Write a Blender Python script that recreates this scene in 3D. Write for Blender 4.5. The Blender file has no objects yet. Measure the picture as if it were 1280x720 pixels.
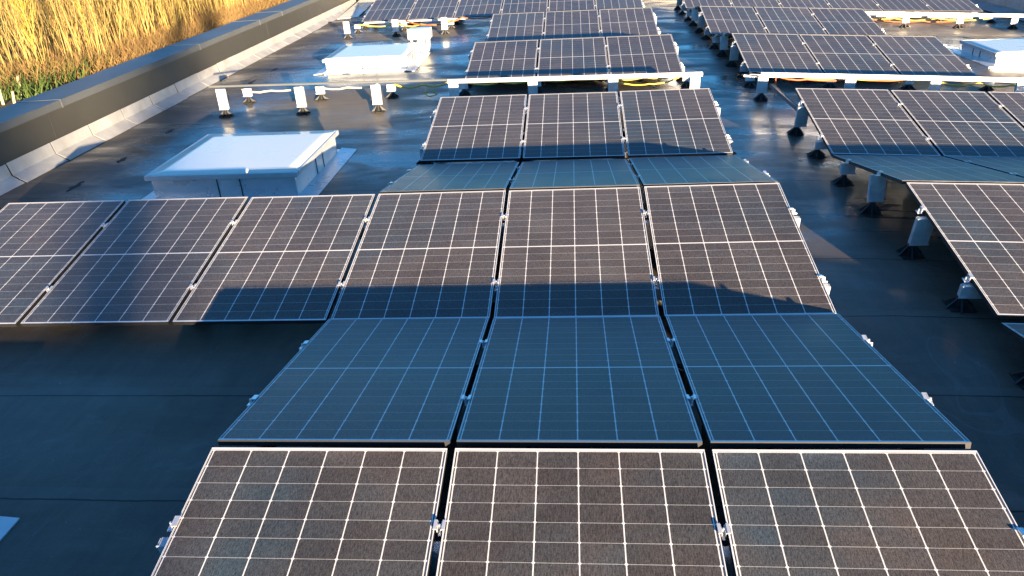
import bpy, math, random
from mathutils import Vector, Matrix
R = math.radians
scene = bpy.context.scene
col = scene.collection

# ------------------------------------------------------------------ camera
cam_d = bpy.data.cameras.new('camera'); cam = bpy.data.objects.new('camera', cam_d); col.objects.link(cam)
scene.camera = cam
PITCH, YAW, ROLL = R(-27.5885), R(5.4773), R(-3.2715)
fw = Vector((-math.sin(YAW)*math.cos(PITCH), math.cos(YAW)*math.cos(PITCH), math.sin(PITCH)))
rt = Vector((math.cos(YAW), math.sin(YAW), 0)); up = rt.cross(fw)
r2 = math.cos(ROLL)*rt + math.sin(ROLL)*up; u2 = -math.sin(ROLL)*rt + math.cos(ROLL)*up
M = Matrix((r2, u2, -fw)).transposed().to_4x4(); M.translation = Vector((1.73, -2.9635, 2.2315))
cam.matrix_world = M
cam_d.sensor_width = 36; cam_d.lens = 928.3156/1280*36
cam_d.clip_start = 0.05; cam_d.clip_end = 2000

# ------------------------------------------------------------------ light
SUN_EL, SUN_AZ = R(6.5), R(24.0)          # the light travels towards -x, +y
to_sun = Vector((math.sin(SUN_AZ)*math.cos(SUN_EL), -math.cos(SUN_AZ)*math.cos(SUN_EL), math.sin(SUN_EL)))
sd = bpy.data.lights.new('sun', 'SUN'); sd.energy = 5.0; sd.angle = R(0.53); sd.color = (1.0, 0.77, 0.5)
so = bpy.data.objects.new('sun', sd); col.objects.link(so)
so.rotation_euler = to_sun.to_track_quat('Z', 'Y').to_euler(); so.location = to_sun*60
w = bpy.data.worlds.new('World'); scene.world = w; w.use_nodes = True
nt = w.node_tree; bg = nt.nodes['Background']
sky = nt.nodes.new('ShaderNodeTexSky'); sky.sky_type = 'NISHITA'; sky.sun_disc = False
sky.sun_elevation = SUN_EL
sky.sun_rotation = math.atan2(to_sun.x, to_sun.y)
sky.air_density = 1.0; sky.dust_density = 0.0; sky.ozone_density = 5.2
tint = nt.nodes.new('ShaderNodeMix'); tint.data_type = 'RGBA'; tint.blend_type = 'MULTIPLY'; tint.inputs[0].default_value = 1
tint.inputs[7].default_value = (.73, .98, .99, 1); nt.links.new(sky.outputs[0], tint.inputs[6])
tcw = nt.nodes.new('ShaderNodeTexCoord'); mpw = nt.nodes.new('ShaderNodeMapping'); mpw.inputs['Scale'].default_value = (1, 1, 2.6)
nzw = nt.nodes.new('ShaderNodeTexNoise'); nzw.inputs['Scale'].default_value = 2.3; nzw.inputs['Detail'].default_value = 6; nzw.inputs['Distortion'].default_value = .6
rmw = nt.nodes.new('ShaderNodeMapRange'); rmw.inputs[1].default_value = .50; rmw.inputs[2].default_value = .72; rmw.inputs[4].default_value = .3
cmx = nt.nodes.new('ShaderNodeMix'); cmx.data_type = 'RGBA'; cmx.inputs[7].default_value = (1.15, 1.2, 1.3, 1)
nt.links.new(tcw.outputs['Generated'], mpw.inputs[0]); nt.links.new(mpw.outputs[0], nzw.inputs['Vector']); nt.links.new(nzw.outputs['Fac'], rmw.inputs[0])
nt.links.new(rmw.outputs[0], cmx.inputs[0]); nt.links.new(tint.outputs[2], cmx.inputs[6])
nt.links.new(cmx.outputs[2], bg.inputs[0]); bg.inputs[1].default_value = 0.09
scene.view_settings.view_transform = 'Standard'; scene.view_settings.look = 'None'
scene.view_settings.gamma = 1; scene.view_settings.use_curve_mapping = False
scene.view_settings.exposure = 2.2
scene.render.engine = 'CYCLES'
random.seed(7)

# ------------------------------------------------------------------ helpers
def tag(o, label=None, cat=None, group=None, kind=None):
    if label: o['label'] = label
    if cat: o['category'] = cat
    if group: o['group'] = group
    if kind: o['kind'] = kind
    return o
def empty(name, loc, label, cat, group=None):
    o = bpy.data.objects.new(name, None); o.location = loc; o.empty_display_size = .1
    col.objects.link(o); return tag(o, label, cat, group)
class MB:
    def __init__(s): s.v = []; s.f = []
    def box(s, x0, x1, y0, y1, z0, z1, m=None):
        n = len(s.v)
        P = [(x0,y0,z0),(x1,y0,z0),(x1,y1,z0),(x0,y1,z0),(x0,y0,z1),(x1,y0,z1),(x1,y1,z1),(x0,y1,z1)]
        if m: P = [tuple(m @ Vector(p)) for p in P]
        s.v += P
        s.f += [tuple(n+i for i in q) for q in ((3,2,1,0),(4,5,6,7),(0,1,5,4),(1,2,6,5),(2,3,7,6),(3,0,4,7))]
        return s
    def hexa(s, P):
        n = len(s.v); s.v += [tuple(p) for p in P]
        s.f += [tuple(n+i for i in q) for q in ((3,2,1,0),(4,5,6,7),(0,1,5,4),(1,2,6,5),(2,3,7,6),(3,0,4,7))]
        return s
    def tube(s, pts, rad, k=6, cap=True):
        n0 = len(s.v)
        for i, p in enumerate(pts):
            p = Vector(p); a = Vector(pts[max(i-1,0)]); b = Vector(pts[min(i+1,len(pts)-1)])
            d = (b-a).normalized(); h = Vector((0,0,1)) if abs(d.z) < .9 else Vector((1,0,0))
            e = d.cross(h).normalized(); g = e.cross(d); r = rad[i] if isinstance(rad,(list,tuple)) else rad
            for j in range(k):
                t = 2*math.pi*j/k; s.v.append(tuple(p+e*math.cos(t)*r+g*math.sin(t)*r))
        for i in range(len(pts)-1):
            for j in range(k):
                a = n0+i*k+j; b = n0+i*k+(j+1)%k; s.f.append((a, b, b+k, a+k))
        if cap:
            s.f.append(tuple(n0+j for j in range(k))[::-1]); s.f.append(tuple(n0+(len(pts)-1)*k+j for j in range(k)))
        return s
    def extrude(s, prof, y0, y1):           # closed x,z profile run along y
        n = len(s.v); k = len(prof)
        s.v += [(x,y0,z) for x,z in prof]+[(x,y1,z) for x,z in prof]
        for j in range(k):
            s.f.append((n+j, n+(j+1)%k, n+k+(j+1)%k, n+k+j))
        s.f.append(tuple(n+j for j in range(k))[::-1]); s.f.append(tuple(n+k+j for j in range(k)))
        return s
    def mesh(s, name, mat, bevel=0):
        me = bpy.data.meshes.new(name); me.from_pydata(s.v, [], s.f)
        import bmesh
        b = bmesh.new(); b.from_mesh(me); bmesh.ops.recalc_face_normals(b, faces=b.faces)
        if bevel: bmesh.ops.bevel(b, geom=b.edges[:], offset=bevel, segments=2, affect='EDGES', clamp_overlap=True)
        b.to_mesh(me); b.free(); me.materials.append(mat); return me
    def build(s, name, mat, parent=None, bevel=0):
        return link(name, s.mesh(name, mat, bevel), parent)
def link(name, me, parent=None):
    o = bpy.data.objects.new(name, me); col.objects.link(o)
    if parent: o.parent = parent
    return o
ORD = ['first','second','third','fourth','fifth','sixth','seventh']
NUM = ['zero','one','two','three','four','five','six','seven']

# ------------------------------------------------------------------ materials
class N:
    def __init__(s, name):
        s.m = bpy.data.materials.new(name); s.m.use_nodes = True; s.t = s.m.node_tree
        s.b = s.t.nodes['Principled BSDF']
    def new(s, t, **k):
        n = s.t.nodes.new(t)
        for a, v in k.items(): setattr(n, a, v)
        return n
    def link(s, a, b): s.t.links.new(a, b)
    def val(s, n, i, v):
        if isinstance(v, bpy.types.NodeSocket): s.link(v, n.inputs[i])
        else: n.inputs[i].default_value = v
    def math(s, op, a, b=None, c=None, clamp=False):
        n = s.new('ShaderNodeMath', operation=op); n.use_clamp = clamp
        s.val(n, 0, a)
        if b is not None: s.val(n, 1, b)
        if c is not None: s.val(n, 2, c)
        return n.outputs[0]
    def co(s, which='Object', scale=None):
        n = s.new('ShaderNodeTexCoord'); o = n.outputs[which]
        if scale:
            m = s.new('ShaderNodeMapping'); m.inputs['Scale'].default_value = scale; s.link(o, m.inputs[0]); o = m.outputs[0]
        return o
    def pos(s, scale=None):
        o = s.new('ShaderNodeNewGeometry').outputs['Position']
        if scale:
            m = s.new('ShaderNodeMapping'); m.inputs['Scale'].default_value = scale; s.link(o, m.inputs[0]); o = m.outputs[0]
        return o
    def noise(s, vec, scale, detail=4, rough=.6, dist=0):
        n = s.new('ShaderNodeTexNoise'); n.inputs['Scale'].default_value = scale; n.inputs['Detail'].default_value = detail
        n.inputs['Roughness'].default_value = rough; n.inputs['Distortion'].default_value = dist
        s.link(vec, n.inputs['Vector']); return n.outputs['Fac']
    def ramp(s, f, stops):
        n = s.new('ShaderNodeValToRGB'); e = n.color_ramp.elements
        while len(e) < len(stops): e.new(.5)
        for q, (p, c) in zip(e, stops): q.position = p; q.color = (*c, 1) if len(c) == 3 else c
        s.link(f, n.inputs[0]); return n.outputs[0]
    def mapr(s, f, a, b, c=0., d=1.):
        n = s.new('ShaderNodeMapRange'); s.val(n, 0, f)
        for i, v in zip((1,2,3,4), (a,b,c,d)): s.val(n, i, v)
        return n.outputs[0]
    def mix(s, f, a, b, mode='MIX'):
        n = s.new('ShaderNodeMix', data_type='RGBA', blend_type=mode); s.val(n, 0, f)
        for i, v in ((6, a), (7, b)):
            if isinstance(v, bpy.types.NodeSocket): s.link(v, n.inputs[i])
            else: n.inputs[i].default_value = (*v, 1)
        return n.outputs[2]
    def set(s, **k):
        for a, v in k.items():
            a = {'color':'Base Color','rough':'Roughness','metal':'Metallic','spec':'Specular IOR Level','coat':'Coat Weight','coatr':'Coat Roughness'}.get(a, a)
            if isinstance(v, bpy.types.NodeSocket): s.link(v, s.b.inputs[a])
            elif isinstance(v, tuple): s.b.inputs[a].default_value = (*v, 1)
            else: s.b.inputs[a].default_value = v
        return s
    def bump(s, h, strength=.3, dist=.01):
        n = s.new('ShaderNodeBump'); n.inputs['Strength'].default_value = strength; n.inputs['Distance'].default_value = dist
        s.link(h, n.inputs['Height']); s.link(n.outputs[0], s.b.inputs['Normal']); return s

def simple(name, c, rough=.5, metal=0, var=.12, scale=8, bump=0, bscale=60, spec=.5):
    n = N(name); f = n.noise(n.pos(), scale, 5)
    d = tuple(max(0, x*(1-var*2)) for x in c); l = tuple(min(1, x*(1+var)) for x in c)
    n.set(color=n.ramp(f, [(.25, d), (.75, l)]), rough=n.mapr(f, .2, .8, max(.05, rough-.1), min(1, rough+.12)), metal=metal, spec=spec)
    if bump: n.bump(n.noise(n.pos(), bscale, 4), bump, .005)
    return n.m

PW, PL = 1.134, 1.7221
def mat_cells():
    n = N('solar_glass'); tc = n.new('ShaderNodeTexCoord'); sx = n.new('ShaderNodeSeparateXYZ'); n.link(tc.outputs['Object'], sx.inputs[0])
    x, y = sx.outputs[0], sx.outputs[1]
    uu = n.math('DIVIDE', n.math('SUBTRACT', x, .0165), .1835)
    yh = n.math('SUBTRACT', n.math('ABSOLUTE', n.math('SUBTRACT', y, PL/2)), .0055)
    vv = n.math('DIVIDE', yh, .0932)
    def near(q, pitch):
        f = n.math('FRACT', n.math('ADD', q, 40.5)); return n.math('MULTIPLY', n.math('ABSOLUTE', n.math('SUBTRACT', f, .5)), pitch)
    du, dv = near(uu, .1835), near(vv, .0932)
    lineu = n.math('LESS_THAN', du, .0027)
    linev = n.math('MULTIPLY', n.math('LESS_THAN', dv, .0013), .45)
    mid = n.math('LESS_THAN', yh, .0)
    dia = n.math('LESS_THAN', n.math('ADD', du, dv), .0085)
    edx = n.math('GREATER_THAN', n.math('ABSOLUTE', n.math('SUBTRACT', x, PW/2)), .5595)
    edy = n.math('GREATER_THAN', yh, .8393)
    m = n.math('MAXIMUM', lineu, linev)
    for q in (mid, dia, edx, edy): m = n.math('MAXIMUM', m, q)
    # per cell tone
    cb = n.new('ShaderNodeCombineXYZ'); n.link(n.math('FLOOR', uu), cb.inputs[0]); n.link(n.math('FLOOR', n.math('DIVIDE', n.math('SUBTRACT', y, PL/2), .0932)), cb.inputs[1])
    oi = n.new('ShaderNodeObjectInfo'); n.link(n.math('MULTIPLY', oi.outputs['Random'], 57.3), cb.inputs[2])
    wn = n.new('ShaderNodeTexWhiteNoise'); n.link(cb.outputs[0], wn.inputs['Vector'])
    va = n.new('ShaderNodeVectorMath', operation='ADD'); cz = n.new('ShaderNodeCombineXYZ')
    n.link(n.math('MULTIPLY', oi.outputs['Random'], 31.), cz.inputs[2]); n.link(tc.outputs['Object'], va.inputs[0]); n.link(cz.outputs[0], va.inputs[1]); P = va.outputs[0]
    mp = n.new('ShaderNodeMapping'); mp.inputs['Scale'].default_value = (260, 45, 1); n.link(P, mp.inputs[0])
    streak = n.noise(mp.outputs[0], 1, 2, .6)
    grain = n.noise(P, 150, 3, .75)
    cloud = n.noise(P, 2.2, 4, .6, .4)
    dust = n.math('ADD', n.math('MULTIPLY', streak, .55), n.math('MULTIPLY', grain, .45))
    fine = dust; dust = n.mapr(dust, .38, .62, .5, 1.5)
    dust = n.math('MULTIPLY', dust, n.mapr(cloud, .25, .75, .75, 1.25))
    dust = n.math('MULTIPLY', dust, n.mapr(wn.outputs['Value'], 0, 1, .86, 1.14))
    dust = n.math('MULTIPLY', dust, n.mapr(oi.outputs['Random'], 0, 1, .88, 1.12))
    edge = n.math('SUBTRACT', PL/2, n.math('ABSOLUTE', n.math('SUBTRACT', y, PL/2)))
    dust = n.math('MULTIPLY', dust, n.math('ADD', 1, n.math('MULTIPLY', n.mapr(edge, .015, .07, .4, 0), n.mapr(cloud, .35, .6))))
    dcol = n.mix(n.mapr(cloud, .35, .65), (.079, .064, .055), (.066, .059, .055))
    clean = n.math('MULTIPLY', n.mapr(n.noise(n.pos(), .55, 3, .6, .6), .45, .68), n.mapr(wn.outputs['Value'], 0, 1, .45, 1.0), clamp=True)
    dcol = n.mix(clean, dcol, (.036, .052, .064))
    vm = n.new('ShaderNodeVectorMath', operation='SCALE'); n.link(dcol, vm.inputs[0]); n.link(dust, vm.inputs['Scale'])
    wl = n.mix(n.mapr(cloud, .3, .7), (.62, .61, .60), (.74, .73, .72))
    n.set(color=n.mix(m, vm.outputs[0], wl), rough=n.mapr(cloud, .2, .8, .32, .44), spec=.42)
    n.bump(fine, .6, .0024)
    return n.m

def mat_roof():
    n = N('roof_membrane'); P = n.pos(); sx = n.new('ShaderNodeSeparateXYZ'); n.link(P, sx.inputs[0])
    big = n.noise(P, .55, 5, .6, .5); med = n.noise(P, 3.5, 6, .65, .3); fine = n.noise(P, 90, 4, .7); wipe = n.noise(n.pos((5, .7, 1)), 2.2, 5, .65, .4); wipe2 = n.noise(n.pos((.6, 7, 1)), 2.0, 5, .65, .3)
    wob = n.math('MULTIPLY', n.math('SUBTRACT', n.noise(n.pos((1.2, 1.2, 1)), 2.5, 3), .5), .03)
    q = n.math('DIVIDE', n.math('ADD', n.math('SUBTRACT', sx.outputs[1], -.14), wob), .943)
    fr = n.math('FRACT', n.math('ADD', q, 30.5)); d = n.math('MULTIPLY', n.math('ABSOLUTE', n.math('SUBTRACT', fr, .5)), .943)
    seam = n.math('LESS_THAN', d, .006)
    lap = n.math('MULTIPLY', n.math('GREATER_THAN', fr, .5), n.math('LESS_THAN', d, .09))
    tone = n.math('ADD', n.math('ADD', n.math('MULTIPLY', big, .35), n.math('MULTIPLY', med, .25)), n.math('ADD', n.math('MULTIPLY', wipe, .2), n.math('MULTIPLY', wipe2, .2)))
    c = n.ramp(tone, [(.32, (.068, .056, .042)), (.5, (.122, .100, .076)), (.68, (.185, .155, .118))])
    scr = n.math('LESS_THAN', n.math('ABSOLUTE', n.math('SUBTRACT', n.noise(n.pos((.9, .35, 1)), 1.1, 2, .5, 1.5), .5)), .0018)
    c = n.mix(n.math('MULTIPLY', scr, .35), c, (.16, .155, .15))
    speck = n.math('GREATER_THAN', n.noise(P, 28, 2, .5), .755)
    c = n.mix(n.math('MULTIPLY', speck, .6), c, (.25, .23, .2))
    c = n.mix(n.math('MULTIPLY', n.mapr(fine, .35, .65), .28), c, (.02, .02, .02))
    c = n.mix(n.math('MULTIPLY', lap, .22), c, (.16, .145, .12))
    c = n.mix(n.math('MULTIPLY', seam, .85), c, (.006, .006, .007))
    wet = n.mapr(n.noise(n.pos((.5, 1.3, 1)), .9, 5, .6, .8), .42, .62)
    ro = n.math('ADD', n.mapr(wet, 0, 1, .58, .36), n.math('MULTIPLY', n.math('SUBTRACT', wipe2, .5), .35))
    sunny = None  # masks for sunlight painted into the roof, with less wet sheen
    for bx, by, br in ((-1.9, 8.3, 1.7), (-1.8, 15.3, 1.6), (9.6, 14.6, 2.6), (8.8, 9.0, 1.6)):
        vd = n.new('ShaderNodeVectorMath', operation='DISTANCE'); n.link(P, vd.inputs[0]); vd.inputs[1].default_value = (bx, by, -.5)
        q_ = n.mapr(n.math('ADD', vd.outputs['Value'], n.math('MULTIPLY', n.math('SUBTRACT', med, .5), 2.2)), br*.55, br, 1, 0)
        sunny = q_ if sunny is None else n.math('MAXIMUM', sunny, q_)
    wetter = n.math('MULTIPLY', n.math('ADD', n.math('MULTIPLY', wet, .65), .35), n.math('SUBTRACT', 1, sunny))
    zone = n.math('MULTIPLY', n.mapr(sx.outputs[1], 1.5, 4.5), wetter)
    c = n.mix(n.math('MULTIPLY', sunny, .75), c, (.27, .20, .11))  # golden sunlight mixed into the base colour
    stain = n.mapr(n.noise(n.pos((1, 1.6, 1)), 1.7, 7, .7, 1.2), .58, .66)
    c = n.mix(n.math('MULTIPLY', stain, .30), c, (.20, .185, .165))
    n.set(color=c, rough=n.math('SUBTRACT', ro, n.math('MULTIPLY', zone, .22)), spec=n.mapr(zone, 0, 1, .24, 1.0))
    h = n.math('ADD', n.math('MULTIPLY', big, 1.6), n.math('ADD', n.math('MULTIPLY', med, .35), n.math('ADD', n.math('MULTIPLY', fine, .05), n.math('MULTIPLY', lap, .55))))
    n.bump(h, .5, .02); return n.m

M_CELL = mat_cells()
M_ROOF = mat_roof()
M_FRAME = simple('frame_aluminium', (.78, .77, .76), .45, .1, .08, 6)
M_DARK = simple('strip_black_gap_shade', (.012, .012, .013), .6, 0, .08, 6)  # black for skylight strips; on frame sides it holds the gap shade
M_STEEL = simple('galvanised_plate', (.66, .67, .68), .42, .35, .12, 14)
M_CLAMP = simple('clamp_aluminium', (.80, .80, .80), .3, .6, .06, 20)
M_RAIL = simple('rail_aluminium', (.66, .65, .64), .36, .5, .08, 5)
M_BLACK = simple('black_plastic', (.022, .022, .023), .5, 0, .2, 20)
M_LEAD = simple('lead_flashing', (.44, .43, .41), .5, .05, .16, 3.0, .25, 12)
M_WHITE = simple('milky_acrylic', (.94, .92, .78), .3, 0, 0.0, 2.5)
_b = M_WHITE.node_tree.nodes['Principled BSDF']; _b.inputs['Coat Weight'].default_value = .5; _b.inputs['Coat Roughness'].default_value = .12
M_CURB = simple('skylight_curb', (.74, .76, .76), .3, .35, .08, 4, .15, 14)
M_LIDF = simple('skylight_frame', (.58, .60, .61), .38, .3, .08, 6)
M_PARAPET = simple('parapet_sheet', (.052, .049, .041), .42, .0, .09, 1.3, .1, 5)
M_COPING = simple('coping_sheet', (.11, .118, .125), .5, .05, .1, 1.5, .1, 4)
M_JOINT = simple('coping_joint', (.17, .18, .19), .4, .3)
M_YEL = simple('yellow_cable', (.62, .47, .07), .45)
M_PALE = simple('pale_conduit', (.62, .56, .38), .45)
M_ORG = simple('orange_cable', (.65, .13, .03), .45)
M_WALL = simple('facade_render', (.35, .33, .30), .8, 0, .08, 1.5)
M_WRINK = simple('membrane_gap', (.008, .008, .009), .6)
M_STAKE = simple('stake_wood', (.42, .33, .2), .8)

# ------------------------------------------------------------------ roof, ground
def rz(x): return -.5 - .052*max(0, x-4.0)
RX0, RX1, RY0, RY1 = -5.02, 13.2, -6.0, 21.5
m = MB(); xs = [RX0+i*(RX1-RX0)/36 for i in range(37)]; xs = sorted(xs+[4.0]); ys = [RY0+j*(RY1-RY0)/50 for j in range(51)]
for yy in ys:
    for xx in xs: m.v.append((xx, yy, rz(xx)))
nx = len(xs)
for j in range(len(ys)-1):
    for i in range(nx-1):
        a = j*nx+i; m.f.append((a, a+1, a+nx+1, a+nx))
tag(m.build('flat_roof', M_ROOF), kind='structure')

def mat_ground():
    n = N('rough_grass'); a = n.noise(n.pos(), .25, 6, .65); b = n.noise(n.pos(), 3, 5, .7)
    c = n.ramp(n.math('ADD', n.math('MULTIPLY', a, .6), n.math('MULTIPLY', b, .4)), [(.35, (.028, .042, .014)), (.5, (.075, .06, .025)), (.65, (.14, .085, .035))])
    n.set(color=c, rough=.9); n.bump(b, .6, .1); return n.m
GZ = -4.0
m = MB(); G = 40
for j in range(G+1):
    for i in range(G+1):
        m.v.append((-900+1800*i/G, -900+1800*j/G, GZ))
for j in range(G):
    for i in range(G):
        a = j*(G+1)+i; m.f.append((a, a+1, a+G+2, a+G+1))
tag(m.build('ground', mat_ground()), kind='structure')

# ------------------------------------------------------------------ parapets
def parapet_left():
    t = empty('parapet_wall', (-5.02, 8, -.5), 'long grey-brown parapet wall with pale coping along the left roof edge', 'parapet')
    ox, oy, oz = t.location
    def prof(pts): return [(x-ox, z-oz) for x, z in pts]
    y0, y1 = RY0-oy, RY1+.45-oy
    MB().extrude(prof([(-5.03,GZ),(-5.03,.14),(-5.52,.14),(-5.52,GZ)]), y0, y1).build('wall_face', M_PARAPET, t)
    MB().extrude(prof([(-4.985,.105),(-4.985,.20),(-5.60,.185),(-5.60,.08),(-5.585,.08),(-5.585,.143),(-4.998,.143),(-4.998,.105)]), y0-.02, y1+.02).build('coping', M_COPING, t)
    m = MB()
    for yy in [-4.6, -1.2, 2.2, 6.4, 10.55, 13.5, 14.9, 18.3]:
        m.extrude([(x-ox, z-oz) for x, z in [(-4.979,.098),(-4.979,.207),(-5.606,.192),(-5.606,.187),(-4.984,.202),(-4.984,.098)]], yy-oy-.012, yy-oy+.012)
    m.build('coping_joint', M_JOINT, t)
    m = MB()
    for yy in [-3.6, .3, 4.2, 6.15, 10.05, 13.95, 17.85]:
        m.box(-5.03-ox, -5.027-ox, yy-oy-.008, yy-oy+.008, -.27-oz, .10-oz)
    m.build('panel_seam', M_PARAPET, t)
    # lead-like upstand in pieces, each lapping, plus its foot on the roof
    for nm, za, zb, xa, xb in (('upstand_flashing', -.40, -.255, -4.995, -5.02),):
        m = MB(); random.seed(3)
        yy = RY0+.02
        while yy < RY1-.06:
            e = min(yy+.855, RY1-.04); j = random.uniform(-.006, .006)
            P = [(xa+j-ox, yy-oy, za-oz), (xa+j-ox, e-.022-oy, za-oz), (xb-ox, e-.022-oy, zb+j*.6-oz), (xb-ox, yy-oy, zb+j*.6-oz)]
            Q = [(p[0]+.006, p[1], p[2]) for p in P]
            m.hexa([P[0],P[1],P[2],P[3],Q[0],Q[1],Q[2],Q[3]])
            k = random.uniform(0, .035)
            P = [(-4.86+k-ox, yy-oy, -.497-oz), (-4.86+k-ox, e-.024-oy, -.497-oz), (xa+j-ox, e-.024-oy, za-.004-oz), (xa+j-ox, yy-oy, za-.004-oz)]
            Q = [(p[0]+.004, p[1], p[2]+.006) for p in P]
            m.hexa([P[0],P[1],P[2],P[3],Q[0],Q[1],Q[2],Q[3]])
            yy = e
        m.build(nm, M_LEAD, t)
    return t
parapet_left()

def parapet_box(x0, x1, y0, y1, top, label, inner, strip):
    t = empty('parapet_wall', ((x0+x1)/2, (y0+y1)/2, GZ), label, 'parapet')
    ox, oy, oz = t.location
    MB().box(x0-ox, x1-ox, y0-oy, y1-oy, 0, top-.06-oz).build('wall_face', M_PARAPET, t)
    MB().box(x0-.05-ox, x1+.05-ox, y0-.05-oy, y1+.05-oy, top-.058-oz, top-oz).build('coping', M_COPING, t)
    m = MB()
    for (a, b, c, d, e, f) in strip: m.box(a-ox, b-ox, c-oy, d-oy, e-oz, f-oz)
    m.build('upstand_flashing', M_LEAD, t)
parapet_box(-4.96, 13.0, RY1, RY1+.45, .15, 'far parapet wall in low sun closing the roof behind the last panels', 0,
            [(-4.8+.9*i, -4.8+.9*i+.885, RY1-.012, RY1-.004, -.49-.052*max(0,-3.9+.9*i-4), -.24) for i in range(19)])
parapet_box(13.05, 13.5, RY0, RY1+.45, -.35, 'shaded dark parapet wall along the far right roof edge', 0,
            [(13.02, 13.045, RY0+.2+.9*i, RY0+.2+.9*i+.885, -.96, -.62) for i in range(30)] +
            [(12.35, 13.015, RY0+.2+.9*i, RY0+.2+.9*i+.885, -.915, -.90) for i in range(30)])
parapet_box(-4.96, 13.0, RY0-.45, RY0, .44, 'parapet wall at the near end of the roof behind the viewpoint', 0,
            [(-4.8, 12.9, RY0+.004, RY0+.012, -.95, -.3)])

# white flashing sheets lying in the far left corner
t = empty('flashing_sheet', (-4.2, 19.9, -.49), 'bright white flashing sheets in far left roof corner beside last panel row', 'flashing sheet')
for i, (a, b, c, d) in enumerate([(-4.82, -4.3, 18.6, 21.42), (-4.29, -3.75, 19.5, 21.42), (-3.74, -3.2, 20.3, 21.42)]):
    MB().hexa([(a+4.2, c-19.9, -.006), (b+4.2, c+.25-19.9, -.006), (b+4.2, d-19.9, .2), (a+4.2, d-19.9, .2),
               (a+4.2, c-19.9, .002), (b+4.2, c+.25-19.9, .002), (b+4.2, d-19.9, .208), (a+4.2, d-19.9, .208)]).build('sheet', M_WHITE, t)

# ------------------------------------------------------------------ skylights
def skylight(x0, y0, x1, y1, label, lidh=.245, z=None, fx0=.2, fx1=.2):
    z = rz((x0+x1)/2) if z is None else z
    t = empty('skylight', ((x0+x1)/2, (y0+y1)/2, z), label, 'skylight', 'white box skylights standing on the roof')
    hx, hy = (x1-x0)/2, (y1-y0)/2; I = .045; H = lidh
    m = MB(); th = .03
    cx, cy = hx-I, hy-I
    zb = .004 if z > -.6 else -.06
    m.box(-cx, cx, -cy, -cy+th, zb, H-.05); m.box(-cx, cx, cy-th, cy, zb, H-.05)
    m.box(-cx, -cx+th, -cy+th+.001, cy-th-.001, zb, H-.05); m.box(cx-th, cx, -cy+th+.001, cy-th-.001, zb, H-.05)
    curb = m.build('curb', M_CURB, t)
    for s in (-.065, .19):                    # cover strips that break each curb side in three
        for q in ((s-.004, s+.004, -cy-.009, -cy-.001), (s-.004, s+.004, cy+.001, cy+.009), (cx+.001, cx+.009, s-.004, s+.004), (-cx-.009, -cx-.001, s-.004, s+.004)):
            MB().box(*q, .03, H-.055).build('cover_strip', M_DARK, curb)
    m = MB()                                  # lid frame
    w_ = .055
    m.box(-hx, hx, -hy, -hy+w_, H-.055, H); m.box(-hx, hx, hy-w_, hy, H-.055, H)
    m.box(-hx, -hx+w_, -hy+w_+.001, hy-w_-.001, H-.055, H); m.box(hx-w_, hx, -hy+w_+.001, hy-w_-.001, H-.055, H)
    lid = m.build('lid_frame', M_LIDF, t, bevel=.004)
    m = MB(); n = 12; a, b = hx-.035, hy-.035   # shallow milky pane
    for j in range(n+1):
        for i in range(n+1):
            u, v = 2*i/n-1, 2*j/n-1
            m.v.append((a*u, b*v, H+.003+.002*(1-u**4)*(1-v**4)))
    for j in range(n):
        for i in range(n):
            q = j*(n+1)+i; m.f.append((q, q+1, q+n+2, q+n+1))
    k = len(m.v); m.v += [(-a,-b,H-.01),(a,-b,H-.01),(a,b,H-.01),(-a,b,H-.01)]; m.f.append((k+3,k+2,k+1,k))
    ring = [i for i in range(n+1)], 
    c4 = [0, n, (n+1)*(n+1)-1, n*(n+1)]
    m.f += [tuple(range(n, -1, -1))+(k, k+1), tuple(range(n, (n+1)*(n+1), n+1))[::-1]+(k+1, k+2),
            tuple(range(n*(n+1), (n+1)*(n+1)))+(k+2, k+3), tuple(range(0, n*(n+1)+1, n+1))+(k+3, k)]
    pane = m.build('pane', M_WHITE, t)
    for p in pane.data.polygons: p.use_smooth = len(p.vertices) == 4
    m = MB()                                  # flashing skirt in lapped pieces
    for sx, F in ((-1, fx0), (1, fx1)):
        for j in range(3):
            ya = -cy-.2+j*(2*cy+.4)/3; yb = ya+(2*cy+.4)/3-.008
            xa, xb = sx*(cx+.002), sx*(cx+F)
            k = len(m.v); P = [(xa,ya,.03),(xb,ya,.008),(xb,yb,.008),(xa,yb,.03)]
            m.hexa([(p[0],p[1],p[2]-.012) for p in P]+P)
    for sy in (-1, 1):
        for j in range(3):
            xa = -cx+j*(2*cx)/3; xb = xa+2*cx/3-.006
            ya, yb = sy*(cy+.002), sy*(cy+.2)
            P = [(xa,ya,.03),(xb,ya,.03),(xb,yb,.008),(xa,yb,.008)]
            m.hexa([(p[0],p[1],p[2]-.012) for p in P]+P)
    fl = m.build('flashing_skirt', M_CURB, t)
    if z < -.6:                                # follow the falling roof
        fl.rotation_euler.y = math.atan(.052); fl.location.z = -.0
    return t
skylight(-2.87, 4.35, -1.18, 5.96, 'large white box skylight behind the long panel row on the left', .30)
skylight(-2.95, 11.08, -1.33, 12.62, 'white box skylight with a small box at its corner, farther back left')
skylight(9.05, 10.85, 10.75, 12.22, 'white box skylight with blue shaded side at the right edge', .25)
skylight(-2.97, -2.07, -1.345, -.43, 'skylight at lower left corner, only its pale flashing tip in view', fx1=.22)

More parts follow.
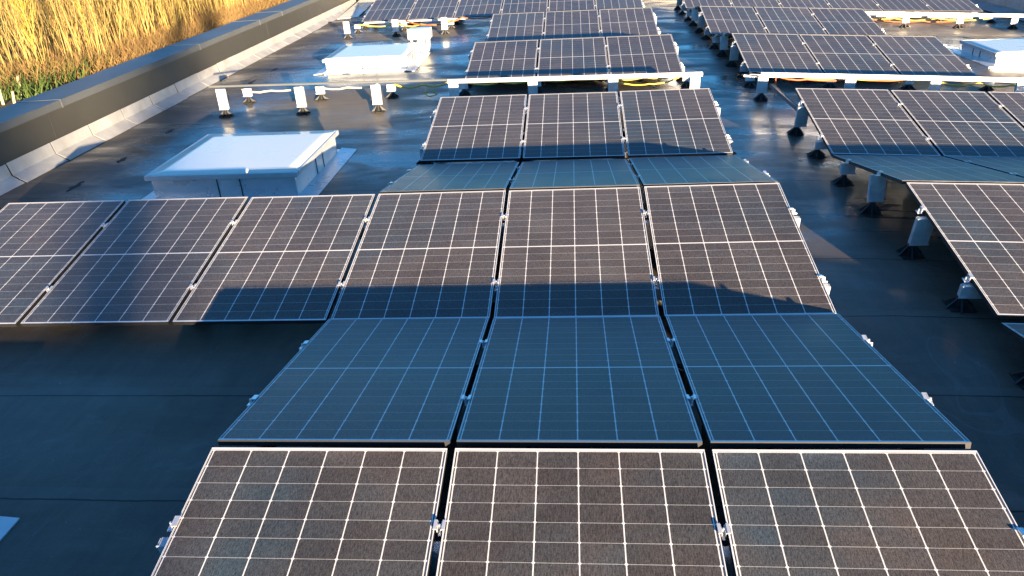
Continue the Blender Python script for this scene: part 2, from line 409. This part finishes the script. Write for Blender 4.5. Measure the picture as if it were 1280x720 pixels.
t = empty('opener_box', (-1.4, 12.95, -.5), 'small white opener box at far right corner of farther left skylight', 'opener box')
MB().box(-.24, .22, -.16, .16, .27, .47).build('housing', M_WHITE, t, bevel=.008)
MB().box(-.2, -.16, -.1, .1, .01, .268).build('bracket', M_CURB, t); MB().box(.12, .18, -.1, .1, .01, .268).build('bracket', M_CURB, t)
MB().box(.223, .235, -.1, .1, .30, .42).build('louvre', M_LIDF, t)
m = MB()
m.box(.02, .16, -.52, -.40, .16, .30).box(.05, .13, -.60, -.53, .10, .2).box(.10, .20, -.38, -.27, .05, .2)
m.build('hinge_block', M_WHITE, t, bevel=.006)

# ------------------------------------------------------------------ solar panels
GAP, TILT = .0333, R(10.4578)
C_, S_ = PL*math.cos(TILT), PL*math.sin(TILT)
GR, GV = .0525, .082
PITCHY = 2*C_+GR+GV
ROWY = {'m': [-.267, -.2673, -.3246, -.2776, .2179, .2841, .3675], 'r': [-.443, -.443, -.4426, -.4609, .203, .2977, .4027]}
ROWZ = {'m': [-.002, -.0018, -.0188, -.0216, .0008, .0007, .0407], 'r': [-.05, -.05, .0112, -.014, -.0135, -.0138, .0301]}
ROWS = {'m': [0, .0017, .0025, -.0022, -.0009, -.002, .0019], 'r': [-.043, -.043, -.0429, -.0527, -.0547, -.0579, -.0519]}
OFF = {'m': (0, 0, 0), 'r': (4.5051, .1372, -.1253)}
def row_pt(arr, kind, k, x, f):
    """point at local x of the row's top plane; f=0 high (ridge) edge, 1 low (valley) edge"""
    y0 = (k-1)*PITCHY + ROWY[arr][k]
    y = y0-GR/2-C_*f if kind == 'b' else y0+GR/2+C_*f
    z = -S_*f + ROWZ[arr][k] + ROWS[arr][k]*(x-1.7)
    if arr == 'r' and k == 1: z += .045*min(f, 1)
    o = OFF[arr]; return Vector((x+o[0], y+o[1], z+o[2]))

def panel_meshes():
    m = MB(); t, h, q = .0125, .032, .0055
    m.box(0, PW, 0, t, -h, 0).box(0, PW, PL-t, PL, -h, 0).box(0, q, t+.0002, PL-t-.0002, -h, 0).box(PW-q, PW, t+.0002, PL-t-.0002, -h, 0)
    fr = m.mesh('panel_frame', M_FRAME, .0009); fr.materials.append(M_DARK)
    for p in fr.polygons: p.material_index = 0 if p.normal.z > .35 else 1  # silver tops, black sides: shade of the gaps put into the colour
    gl = MB().box(q-.002, PW-q+.002, t-.002, PL-t+.002, -.009, -.0022).mesh('panel_glass', M_CELL)
    # junction box under the panel
    jb = MB().box(PW/2-.05, PW/2+.05, PL-.2, PL-.12, -.028, -.010).mesh('junction_box', M_BLACK, .003)
    return fr, gl, jb
FR, GL, JB = panel_meshes()
ARR = {'m': 'middle array', 'r': 'right array'}
random.seed(11)
def row_words(arr, kind, k):
    if k == 0: return ('sunlit' if kind == 'b' else 'shaded')+' row behind the viewpoint, '+ARR[arr]
    return (ORD[k-1]+' sunlit row' if kind == 'b' else ORD[k-1]+' shaded blue row')+' of the '+ARR[arr]
def add_panel(arr, kind, k, c, idx, n):
    x = c*(PW+GAP)
    hi0, hi1, lo0 = row_pt(arr, kind, k, x, 0), row_pt(arr, kind, k, x+PW, 0), row_pt(arr, kind, k, x, 1)
    X = (hi1-hi0).normalized(); Y = (hi0-lo0) if kind == 'b' else (lo0-hi0); Y = (Y-X*Y.dot(X)).normalized(); Z = X.cross(Y)
    mt = Matrix((X, Y, Z)).transposed()
    mt = mt @ Matrix.Rotation(R(random.uniform(-.12, .12)), 3, 'X') @ Matrix.Rotation(R(random.uniform(-.08, .08)), 3, 'Y')
    org = (lo0 if kind == 'b' else hi0)+Vector((random.uniform(-.0025, .0025), 0, random.uniform(-.001, .001)))
    lead = 'dusty brown solar panel' if kind == 'b' else 'blue solar panel'
    lab = f'{lead}, {ORD[idx]} of {NUM[n]} from left, {row_words(arr, kind, k)}'
    t = empty('solar_panel', org, lab, 'solar panel', 'solar panels in tilted rows on the roof')
    t.rotation_euler = mt.to_euler()
    link('frame', FR, t); link('glass', GL, t)
ROWDEF = []   # arr, kind, k, columns
for arr, kind, k, cols in [
    ('m','b',0,(0,1,2)), ('m','u',0,(0,1,2)), ('m','b',1,(0,1,2)), ('m','u',1,(0,1,2)),
    ('m','b',2,(-3,-2,-1,0,1,2)), ('m','u',2,(0,1,2)), ('m','b',3,(0,1,2)),
    ('m','b',4,(0,1,2)), ('m','u',4,(0,1,2)), ('m','b',5,(0,1,2)), ('m','u',5,(0,1,2)), ('m','b',6,(-3,-2,-1,0,1,2)),
    ('r','b',0,(0,1,2,3)), ('r','u',0,(0,1,2,3)), ('r','b',1,(0,1,2,3)), ('r','u',1,(0,1,2,3)), ('r','b',2,(0,1,2,3)), ('r','u',2,(0,1,2,3)), ('r','b',3,(0,1,2,3)),
    ('r','b',4,(0,1,2)), ('r','u',4,(0,1,2)), ('r','b',5,(0,1,2)), ('r','u',5,(0,1,2)), ('r','b',6,(0,1,2,3,4,5))]:
    ROWDEF.append((arr, kind, k, cols))
    for i, c in enumerate(cols): add_panel(arr, kind, k, c, i, len(cols))

# ------------------------------------------------------------------ mounting posts
def foot_mesh(h):
    m = MB()
    m.box(-.085, .085, -.085, .085, .003, .014)
    m.hexa([(-.035,-.03,.015),(.035,-.03,.015),(.035,.03,.015),(-.035,.03,.015),(-.022,-.02,h),(.022,-.02,h),(.022,.02,h),(-.022,.02,h)])
    for a in range(6):
        r = Matrix.Rotation(a*math.pi/3+.3, 4, 'Z')
        P = [(.03,-.006,.015),(.115,-.008,.008),(.115,.008,.008),(.03,.006,.015),(.02,-.005,h-.01),(.035,-.005,h-.03),(.035,.005,h-.03),(.02,.005,h-.01)]
        m.hexa([tuple(r @ Vector(p)) for p in P])
    return m.mesh('foot', M_BLACK)
FOOT_T, FOOT_S = foot_mesh(.115), foot_mesh(.10)
def plate_mesh(z0, z1, wd=.14):
    m = MB(); a = wd/2
    m.box(-a, a, -.022, -.016, z0, z1)                      # front web
    m.box(-a, -a+.006, -.0155, .022, z0+.004, z1-.004).box(a-.006, a, -.0155, .022, z0+.004, z1-.004)   # flanges
    m.box(-a+.01, a-.01, -.0155, .024, z1-.008, z1-.001)    # top shelf
    m.box(-a-.006, a+.006, -.03, -.0225, z0, z0+.014)       # rolled lower lip
    return m.mesh('riser_plate', M_STEEL, .0012)
_pc = {}
def get_plate(h, z0):
    key = (round(h, 2), z0)
    if key not in _pc: _pc[key] = plate_mesh(z0, key[0])
    return _pc[key]
m = MB()
for s in (-1, 1):
    m.box(s*.018-.007, s*.018+.007, -.024, .024, .0015, .007)
    m.box(s*.0085-.002, s*.0085+.002, -.022, .022, -.03, .0012)
m.box(-.0055, .0055, -.03, .03, -.036, -.031).tube([(0,0,-.03),(0,0,.006)], .0045, 6)
CL_MID = m.mesh('clamp', M_CLAMP, .0008)
m = MB()
m.box(.001, .022, -.026, .026, .0015, .008).box(-.005, .0005, -.026, .026, -.036, .008).box(-.034, -.0055, -.026, .026, -.036, -.030)
m.tube([(-.02,0,-.03),(-.02,0,-.004)], .006, 6)
CL_END = m.mesh('clamp', M_CLAMP, .0008)
def add_post(x, y, top, label, tall, clampz=None, side=0, tiltx=0, plate_off=0.0, group='metal mounting posts on black feet'):
    zr = rz(x)
    t = empty('mounting_post', (x, y, zr+.001), label, 'mounting post', group)
    t.rotation_euler.z = R(random.uniform(-2.5, 2.5))
    h = max(top-zr, .13)
    link('foot', FOOT_T if tall else FOOT_S, t)
    z0 = .112 if tall else min(.098, h-.05)
    if not tall and h < .16: z0 = h-.055
    p = link('riser_plate', get_plate(h, round(z0, 2)), t); p.location.x = plate_off
    p.rotation_euler.x = tiltx
    if clampz is not None:
        c = link('clamp', CL_MID if side == 0 else CL_END, t)
        c.location = (0 if side == 0 else plate_off*0+(.018 if side < 0 else -.018), 0, clampz-zr)
        if side > 0: c.rotation_euler.z = math.pi
        c.rotation_euler.x = tiltx
    return t
FU = {'b': (.24, .76), 'u': (.265, .735)}
for arr, kind, k, cols in ROWDEF:
    if k == 0: continue
    lines = list(range(cols[0], cols[-1]+2))
    for tall, f in ((True, FU[kind][0]), (False, FU[kind][1])):
        for i, c in enumerate(lines):
            side = -1 if i == 0 else (1 if i == len(lines)-1 else 0)
            x = c*(PW+GAP)-GAP/2
            if kind == 'b' and k in (2, 6) and arr == 'm' and c == 0: side = 0
            P = row_pt(arr, kind, k, x, f)
            off = 0
            xx = P.x + (-.012 if side < 0 else .012 if side > 0 else 0)
            lab = f"{'tall' if tall else 'short'} post, {ORD[i]} clamp line from left, {row_words(arr, kind, k)}"
            add_post(xx, P.y, P.z-.045, lab, tall, P.z, side, -TILT*-1 if kind == 'b' else -TILT, plate_off=-side*.034)

# bare posts and rails where the panels are missing
def rail(name, pts, w_, h_, label, group=None, mat=None):
    a, b = Vector(pts[0]), Vector(pts[1]); d = b-a; L = d.length
    o = None; m = MB()
    m.box(0, L, -w_/2, w_/2, -h_, -h_+.005).box(0, L, -w_/2, -w_/2+.004, -h_+.0052, 0).box(0, L, w_/2-.004, w_/2, -h_+.0052, 0).box(0, L, -w_/2+.0042, w_/2-.0042, -.012, -.008)
    o = m.build(name, mat or M_RAIL, None)
    o.location = a; X = d.normalized(); Y = Vector((0,0,1)).cross(X).normalized(); Z = X.cross(Y)
    o.rotation_euler = Matrix((X, Y, Z)).transposed().to_euler()
    return tag(o, label, 'rail', group)
def lx(c): return c*(PW+GAP)-GAP/2
def zA(x): return -.062-.008*x if x < 4.2 else -.14-.056*(x-4.5)
for arr, cs in (('m', range(-3, 4)), ('r', range(0, 5))):
    ox = OFF[arr][0]
    for i, c in enumerate(cs):
        x = lx(c)+ox + (-.05 if i == 0 else 0)
        z = zA(x)
        add_post(x, 8.02, z-.05, f'tall bare post under the open white rail, {ORD[i]} from left, {ARR[arr]} gap', True, None)
        add_post(x+.02, 8.9, z-.24, f'short bare post behind the open white rail, {ORD[i]} from left, {ARR[arr]} gap', False, None)
    x0, x1 = lx(cs[0])+ox-.13, lx(cs[-1])+ox+.10
    if arr == 'm':
        rail('mounting_rail', [(x0-.1, 8.05, zA(x0-.1)), (lx(0)-.09, 8.05, zA(lx(0)-.09))], .04, .024, 'thin left end of the bare rail over three open posts', 'bare mounting rails', M_COPING)
        rail('mounting_rail', [(lx(0)-.085, 8.02, zA(0)), (x1, 8.02, zA(x1))], .045, .055, 'long bare white rail on posts across the gap behind third middle row', 'bare mounting rails')
        rail('mounting_rail', [(x0+3.5, 8.9, zA(x0+3.5)-.20), (x1-.1, 8.9, zA(x1)-.20)], .04, .035, 'low bare rail behind the long white rail, middle gap', 'bare mounting rails')
    else:
        rail('mounting_rail', [(x0+.05, 8.02, zA(x0)+.004), (x1, 8.02, zA(x1))], .05, .052, 'thick white rail on posts across the gap behind third right row', 'bare mounting rails')
        rail('mounting_rail', [(x0, 8.9, zA(x0)-.20), (x1-.1, 8.9, zA(x1)-.20)], .04, .035, 'low bare rail behind the thick white rail, right gap', 'bare mounting rails')
for i, c in enumerate((-3, -2, -1)):
    x = lx(c)-.05
    add_post(x, 15.12, -.12, f'tall bare post in front of the farthest row, {ORD[i]} from left', True)
    add_post(x+.03, 15.95, -.31, f'short bare post in front of the farthest row, {ORD[i]} from left', False)
rail('mounting_rail', [(-3.35, 15.95, -.26), (-.02, 15.95, -.26)], .04, .035, 'bare rail low in front of the farthest left panels', 'bare mounting rails')
def zB(x): return -.17-.058*(x-4.5)
for i, c in enumerate((3, 4, 5, 6)):
    x = lx(c)+4.505+.02
    if c > 3:
        add_post(x, 15.1, zB(x)-.05, f'tall white bare post at far right, {ORD[i-1]} from left', True)
        add_post(x-.02, 16.0, zB(x)-.22, f'short white bare post at far right, {ORD[i-1]} from left', False)
add_post(lx(3)+4.45, 15.95, zB(8.1)-.22, 'short white bare post beside the end of fifth right row', False)
rail('mounting_rail', [(8.12, 15.1, zB(8.1)), (12.4, 15.1, zB(12.4))], .05, .06, 'bare golden-lit rail on tall posts at far right', 'bare mounting rails')
rail('mounting_rail', [(8.12, 16.0, zB(8.1)-.18), (11.6, 16.0, zB(11.6)-.18)], .04, .035, 'low bare rail behind the golden-lit rail at far right', 'bare mounting rails')
rail('mounting_rail', [(4.56, 8.0, -.28), (4.53, 6.42, -.24)], .05, .045, 'dark sloping rail linking gap post to third right row', 'bare mounting rails', M_COPING)

# ------------------------------------------------------------------ cables
def cable(pts, rad, mat, label, sag=0.0):
    P = []
    for a, b in zip(pts, pts[1:]):
        for i in range(8):
            t = i/8; p = Vector(a).lerp(Vector(b), t); p.z -= sag*4*t*(1-t); p.x += random.uniform(-.006,.006); p.y += random.uniform(-.012,.012); p.z += random.uniform(-.004,.004); P.append(p)
    P.append(Vector(pts[-1]))
    o0 = P[0].copy(); m = MB().tube([tuple(p-o0) for p in P], rad, 6); o = m.build('cable', mat); o.location = o0
    for p in o.data.polygons: p.use_smooth = True
    return tag(o, label, 'cable')
random.seed(5)
for (a, b, mt, lab, s) in [
    (-3.62, -2.62, M_PALE, 'pale yellow cable sagging from the leftmost short bare post', .035),
    (-2.36, -1.36, M_PALE, 'pale yellow cable between second and third short bare posts', .03),
    (-1.1, -.2, M_YEL, 'yellow cable with a loop right of the third short bare post', .05),
    (.05, 1.15, M_YEL, 'yellow cable in the middle gap above first panel of third row', .05),
    (1.2, 2.3, M_YEL, 'yellow cable in the middle gap above second panel of third row', .03),
    (2.3, 3.4, M_YEL, 'bright yellow cable in the middle gap above third panel of third row', .05)]:
    cable([(a, 8.86, -.28), ((a+b)/2, 8.84, -.30), (b, 8.87, -.27)], .016, mt, lab, s)
cable([(-.6,8.6,-.36),(-.5,8.55,-.42),(-.38,8.6,-.40),(-.45,8.66,-.36),(-.58,8.62,-.37)], .01, M_YEL, 'small yellow cable loop beside the third short bare post', .01)
cable([(2.4, 8.7, -.33), (2.9, 8.6, -.36), (3.35, 8.7, -.30)], .012, M_YEL, 'second yellow cable lying lower at right end of middle gap', .03)
cable([(4.66, 8.1, -.20), (5.1, 8.15, -.27), (5.8, 8.2, -.30), (6.5, 8.2, -.33)], .013, M_ORG, 'orange cable from the right gap corner under the thick white rail', .03)
cable([(4.64, 8.12, -.19), (4.62, 8.0, -.32), (4.6, 7.9, -.46)], .010, M_ORG, 'red cable hanging down at the corner post of right gap', .0)
cable([(5.0, 8.16, -.23), (5.6, 8.18, -.265), (6.3, 8.2, -.29)], .011, M_YEL, 'yellow cable beside the orange one in the right gap', .04)
cable([(6.9, 8.2, -.36), (7.5, 8.2, -.42), (8.1, 8.2, -.43), (9.0, 8.25, -.48)], .012, M_YEL, 'yellow cable hanging in a curve at right end of right gap', .06)
cable([(-3.5, 15.9, -.30), (-2.5, 15.88, -.33), (-1.9, 15.7, -.33), (-1.2, 15.85, -.30)], .016, M_YEL, 'yellow cable in front of the farthest left panels', .05)
cable([(-2.3, 15.9, -.26), (-1.6, 15.5, -.33), (-.9, 15.85, -.24), (-.1, 15.9, -.24)], .016, M_ORG, 'orange cable in front of the farthest left panels', .04)
cable([(8.3, 15.95, zB(8.3)-.2), (9.2, 15.8, zB(9.2)-.22), (10.2, 15.9, zB(10.2)-.22), (11.4, 15.9, zB(11.4)-.2)], .016, M_YEL, 'yellow cable behind the golden-lit rail at far right', .05)
cable([(8.6, 15.8, zB(8.6)-.24), (9.8, 15.7, zB(9.8)-.26), (10.9, 15.9, zB(10.9)-.22)], .014, M_ORG, 'orange cable behind the golden-lit rail at far right', .04)

# ------------------------------------------------------------------ small things on the roof
for i, (x, y, l, where) in enumerate([(-4.12, 4.95, .34, 'nearest to the long panel row'), (-4.10, 5.94, .22, 'second from the long panel row'), (-4.11, 7.28, .24, 'left of the big skylight far corner'),
                               (-4.14, 10.45, .5, 'beyond the leftmost bare post'), (-4.11, 11.6, .34, 'left of the farther skylight')]):
    m = MB(); n = 10
    for j in range(n+1):
        t_ = j/n; wd = .028*math.sin(math.pi*min(max(t_, .04), .96))*(1+.3*math.sin(j*2.1+i)); yy = (t_-.5)*l; xo = .015*math.sin(j*1.3+i)
        m.v += [(xo-wd, yy, .006), (xo+wd, yy, .006), (xo-wd, yy, .001), (xo+wd, yy, .001)]
        if j:
            a = 4*(j-1); m.f += [(a, a+1, a+5, a+4), (a+2, a+6, a+7, a+3), (a, a+4, a+6, a+2), (a+1, a+3, a+7, a+5)]
    m.f += [(0,2,3,1), (4*n, 4*n+1, 4*n+3, 4*n+2)]
    o = m.build('membrane_tear', M_WRINK); o.location = (x, y, -.5)
    tag(o, f'dark slit in roof membrane along the parapet, {where}', 'membrane slit', 'dark slits in the membrane beside the parapet')

# ------------------------------------------------------------------ thicket beyond the parapet
def mat_twig(name, stops, rough=.8):
    n = N(name); g = n.new('ShaderNodeNewGeometry'); f = n.math('ADD', n.math('MULTIPLY', g.outputs['Random Per Island'], .6), n.math('MULTIPLY', n.noise(n.pos(), .22, 3, .6), .5))
    n.set(color=n.ramp(f, stops), rough=rough, spec=.3); return n.m
M_TW = mat_twig('willow_twigs', [(.15, (.17, .11, .05)), (.38, (.27, .185, .065)), (.62, (.37, .27, .08)), (.9, (.46, .36, .115))])
M_YW = mat_twig('yellow_willow_bark', [(.2, (.27, .20, .03)), (.8, (.42, .33, .045))])
M_RU = mat_twig('rusty_undergrowth', [(.2, (.13, .08, .035)), (.5, (.22, .13, .05)), (.8, (.31, .20, .07))])
M_GR = mat_twig('green_grass', [(.2, (.03, .06, .012)), (.8, (.09, .13, .03))])
def twig(m, p, d, L, r, seg=3, bend=.25, k=3):
    pts = [p]; q = Vector(p); d = Vector(d).normalized(); rr = []
    for i in range(seg):
        q = q+d*(L/seg); d = (d+Vector((random.gauss(0,bend*.4), random.gauss(0,bend*.4), random.uniform(-.02,.12)))).normalized(); pts.append(tuple(q))
    rad = [r*(1-.8*i/seg) for i in range(seg+1)]
    m.tube(pts, rad, k, cap=False); return pts
def stems(m, x, y, z, n, hmin, hmax, r, spread, twigs=5):
    for _ in range(n):
        h = random.uniform(hmin, hmax); a = random.uniform(0, 2*math.pi); s = random.uniform(0, spread)
        d = (math.cos(a)*s, math.sin(a)*s, 1)
        pts = twig(m, (x+random.gauss(0,.25), y+random.gauss(0,.25), z), d, h, r*random.uniform(.6, 1.2), 4, .12)
        for _ in range(twigs):
            i = random.randint(1, 3); p = Vector(pts[i]).lerp(Vector(pts[i+1]), random.random()); b = random.uniform(0, 6.28)
            twig(m, tuple(p), (math.cos(b)*.45, math.sin(b)*.45, 1), h*random.uniform(.2, .45), r*.45, 2, .2)
random.seed(21)
m = MB()
yy = 27.5
while yy < 100:
    for _ in range(15):
        u = random.random()**1.3
        x = -21.0-u*14-max(0, 32-yy)*.5; y = yy+random.uniform(-.5, .5)
        stems(m, x, y, GZ, 4, 3.0, 7.5, .021, .26, 5)
    yy += .85
tag(m.build('willow_thicket', M_TW), 'dense golden thicket of bare willow stems beyond the parapet', 'thicket', kind='stuff')
m = MB()
for _ in range(5200):
    y = random.uniform(27, 95); x = -18.6-abs(random.gauss(0, 2.6))-max(0, 33-y)*.5; a = random.uniform(0, 6.28)
    p = (x, y, GZ)
    for _ in range(3):
        a = random.uniform(0, 6.28); twig(m, p, (math.cos(a)*.7, math.sin(a)*.7, 1), random.uniform(.4, 1.5), .016, 3, .5)
tag(m.build('rusty_undergrowth', M_RU), 'rusty brown brambles and dead stalks at the foot of the thicket', 'undergrowth', kind='stuff')
m = MB()
for _ in range(3000):
    y = random.uniform(26.5, 34); x = random.uniform(-27.5, -22.5); a = random.uniform(0, 6.28)
    x += 2.2; y -= .5
    if random.random() < .5: continue
    twig(m, (x, y, GZ), (math.cos(a)*.6, math.sin(a)*.6, 1), random.uniform(.3, 1.0), .03, 2, .5)
tag(m.build('green_tussocks', M_GR), 'green grass tussocks at left in front of the thicket', 'grass', kind='stuff')
# young yellow willows standing in front of it
def willow(seed):
    random.seed(seed); t = MB(); c = MB(); 
    pts = twig(t, (0,0,0), (random.uniform(-.18,.05), random.uniform(-.1,.1), 1), 6.8, .065, 6, .1, 6)
    for _ in range(34):
        i = random.randint(1, 5); p = Vector(pts[i]).lerp(Vector(pts[i+1]), random.random()); b = random.uniform(0, 6.28)
        q = twig(c, tuple(p), (math.cos(b)*.5, math.sin(b)*.5, 1), random.uniform(1.3, 3.0), .022, 4, .18)
        for _ in range(5):
            j = random.randint(1, 3); b = random.uniform(0, 6.28); twig(c, q[j], (math.cos(b)*.5, math.sin(b)*.5, 1), random.uniform(.4, 1.1), .011, 2, .2)
    return t.mesh('trunk', M_YW), c.mesh('crown', M_YW)
W = [willow(s) for s in (2, 5, 9)]
random.seed(77)
for i, (x, y, s, lab) in enumerate([
    (-22.8, 30.5, .8, 'leaning yellow willow sapling at the far left edge of the thicket'),
    (-23.2, 35.5, 1.0, 'bright yellow willow forking above the green tussocks'),
    (-22.6, 40.0, .8, 'slim yellow willow between the two bushier ones on the left'),
    (-22.9, 44.5, 1.1, 'bushy yellow willow near the middle of the thicket'),
    (-22.3, 50.0, .95, 'tall yellow willow right of the bushy middle one'),
    (-22.4, 56.5, 1.05, 'yellow willow just above the second coping joint'),
    (-22.2, 64.0, 1.0, 'yellow willow near the top end of the parapet'),
    (-22.0, 73.0, 1.1, 'farthest yellow willow at the top of the picture')]):
    r = empty('willow_sapling', (x, y, GZ), lab, 'willow sapling', 'yellow willow saplings along the thicket')
    r.scale = (s, s, s); r.rotation_euler.z = random.uniform(0, 6.28)
    link('trunk', W[i % 3][0], r); link('crown', W[i % 3][1], r)
for x, y, h, lab in [(-20.9, 25.2, 1.15, 'tall thin wooden stake below the parapet at far left'), (-21.3, 26.9, .75, 'wooden stake farther right, by the dried grass'), (-20.2, 24.9, .55, 'short wooden stake beside the tall one')]:
    t = MB().hexa([(-.05,-.05,0),(.05,-.05,0),(.05,.05,0),(-.05,.05,0),(-.04,-.04,h),(.04,-.04,h),(.03,.03,h+.03),(-.03,.03,h+.03)]).build('wooden_stake', M_STAKE)
    t.location = (x, y, GZ); t.rotation_euler = (R(random.uniform(-6,6)), R(random.uniform(-8,8)), .4)
    tag(t, lab, 'stake', 'wooden stakes at the edge of the thicket')

# added bare poplars, unseen behind the viewpoint, that filter low sun over the left panels
random.seed(31)
D_ = 46.0; bx, by = -2.05+D_*math.sin(SUN_AZ), 2.3-D_*math.cos(SUN_AZ)
t = empty('sun_filter_poplar', (bx, by, GZ), 'slim bare poplar added unseen behind the viewpoint to filter sun onto the roof', 'tree')
tm = MB(); cm = MB()
pts = twig(tm, (0, 0, 0), (0, 0, 1), 11.2, .22, 8, .03, 8)
for _ in range(210):
    i = random.randint(1, 7); p = Vector(pts[i]).lerp(Vector(pts[i+1]), random.random()); b = random.uniform(0, 6.28)
    q = twig(cm, tuple(p), (math.cos(b)*.42, math.sin(b)*.42, 1), random.uniform(1.2, 2.6), .032, 4, .12)
    for _ in range(3):
        j = random.randint(1, 3); b = random.uniform(0, 6.28); twig(cm, q[j], (math.cos(b)*.5, math.sin(b)*.5, 1), random.uniform(.5, 1.1), .016, 2, .2)
tk = tm.build('trunk', M_STAKE, t); cr = cm.build('crown', M_STAKE, t)
t['group'] = 'poplars added behind the viewpoint to filter the sun'
t2 = t.copy(); col.objects.link(t2); t2.location = (bx-1.35, by-.8, GZ); t2.rotation_euler.z = 1.9; t2.scale = (.8, .8, .97)
t2['label'] = 'thinner bare poplar added unseen left of the slim one to widen its shade'
for o in (tk, cr):
    c = o.copy(); col.objects.link(c); c.parent = t2
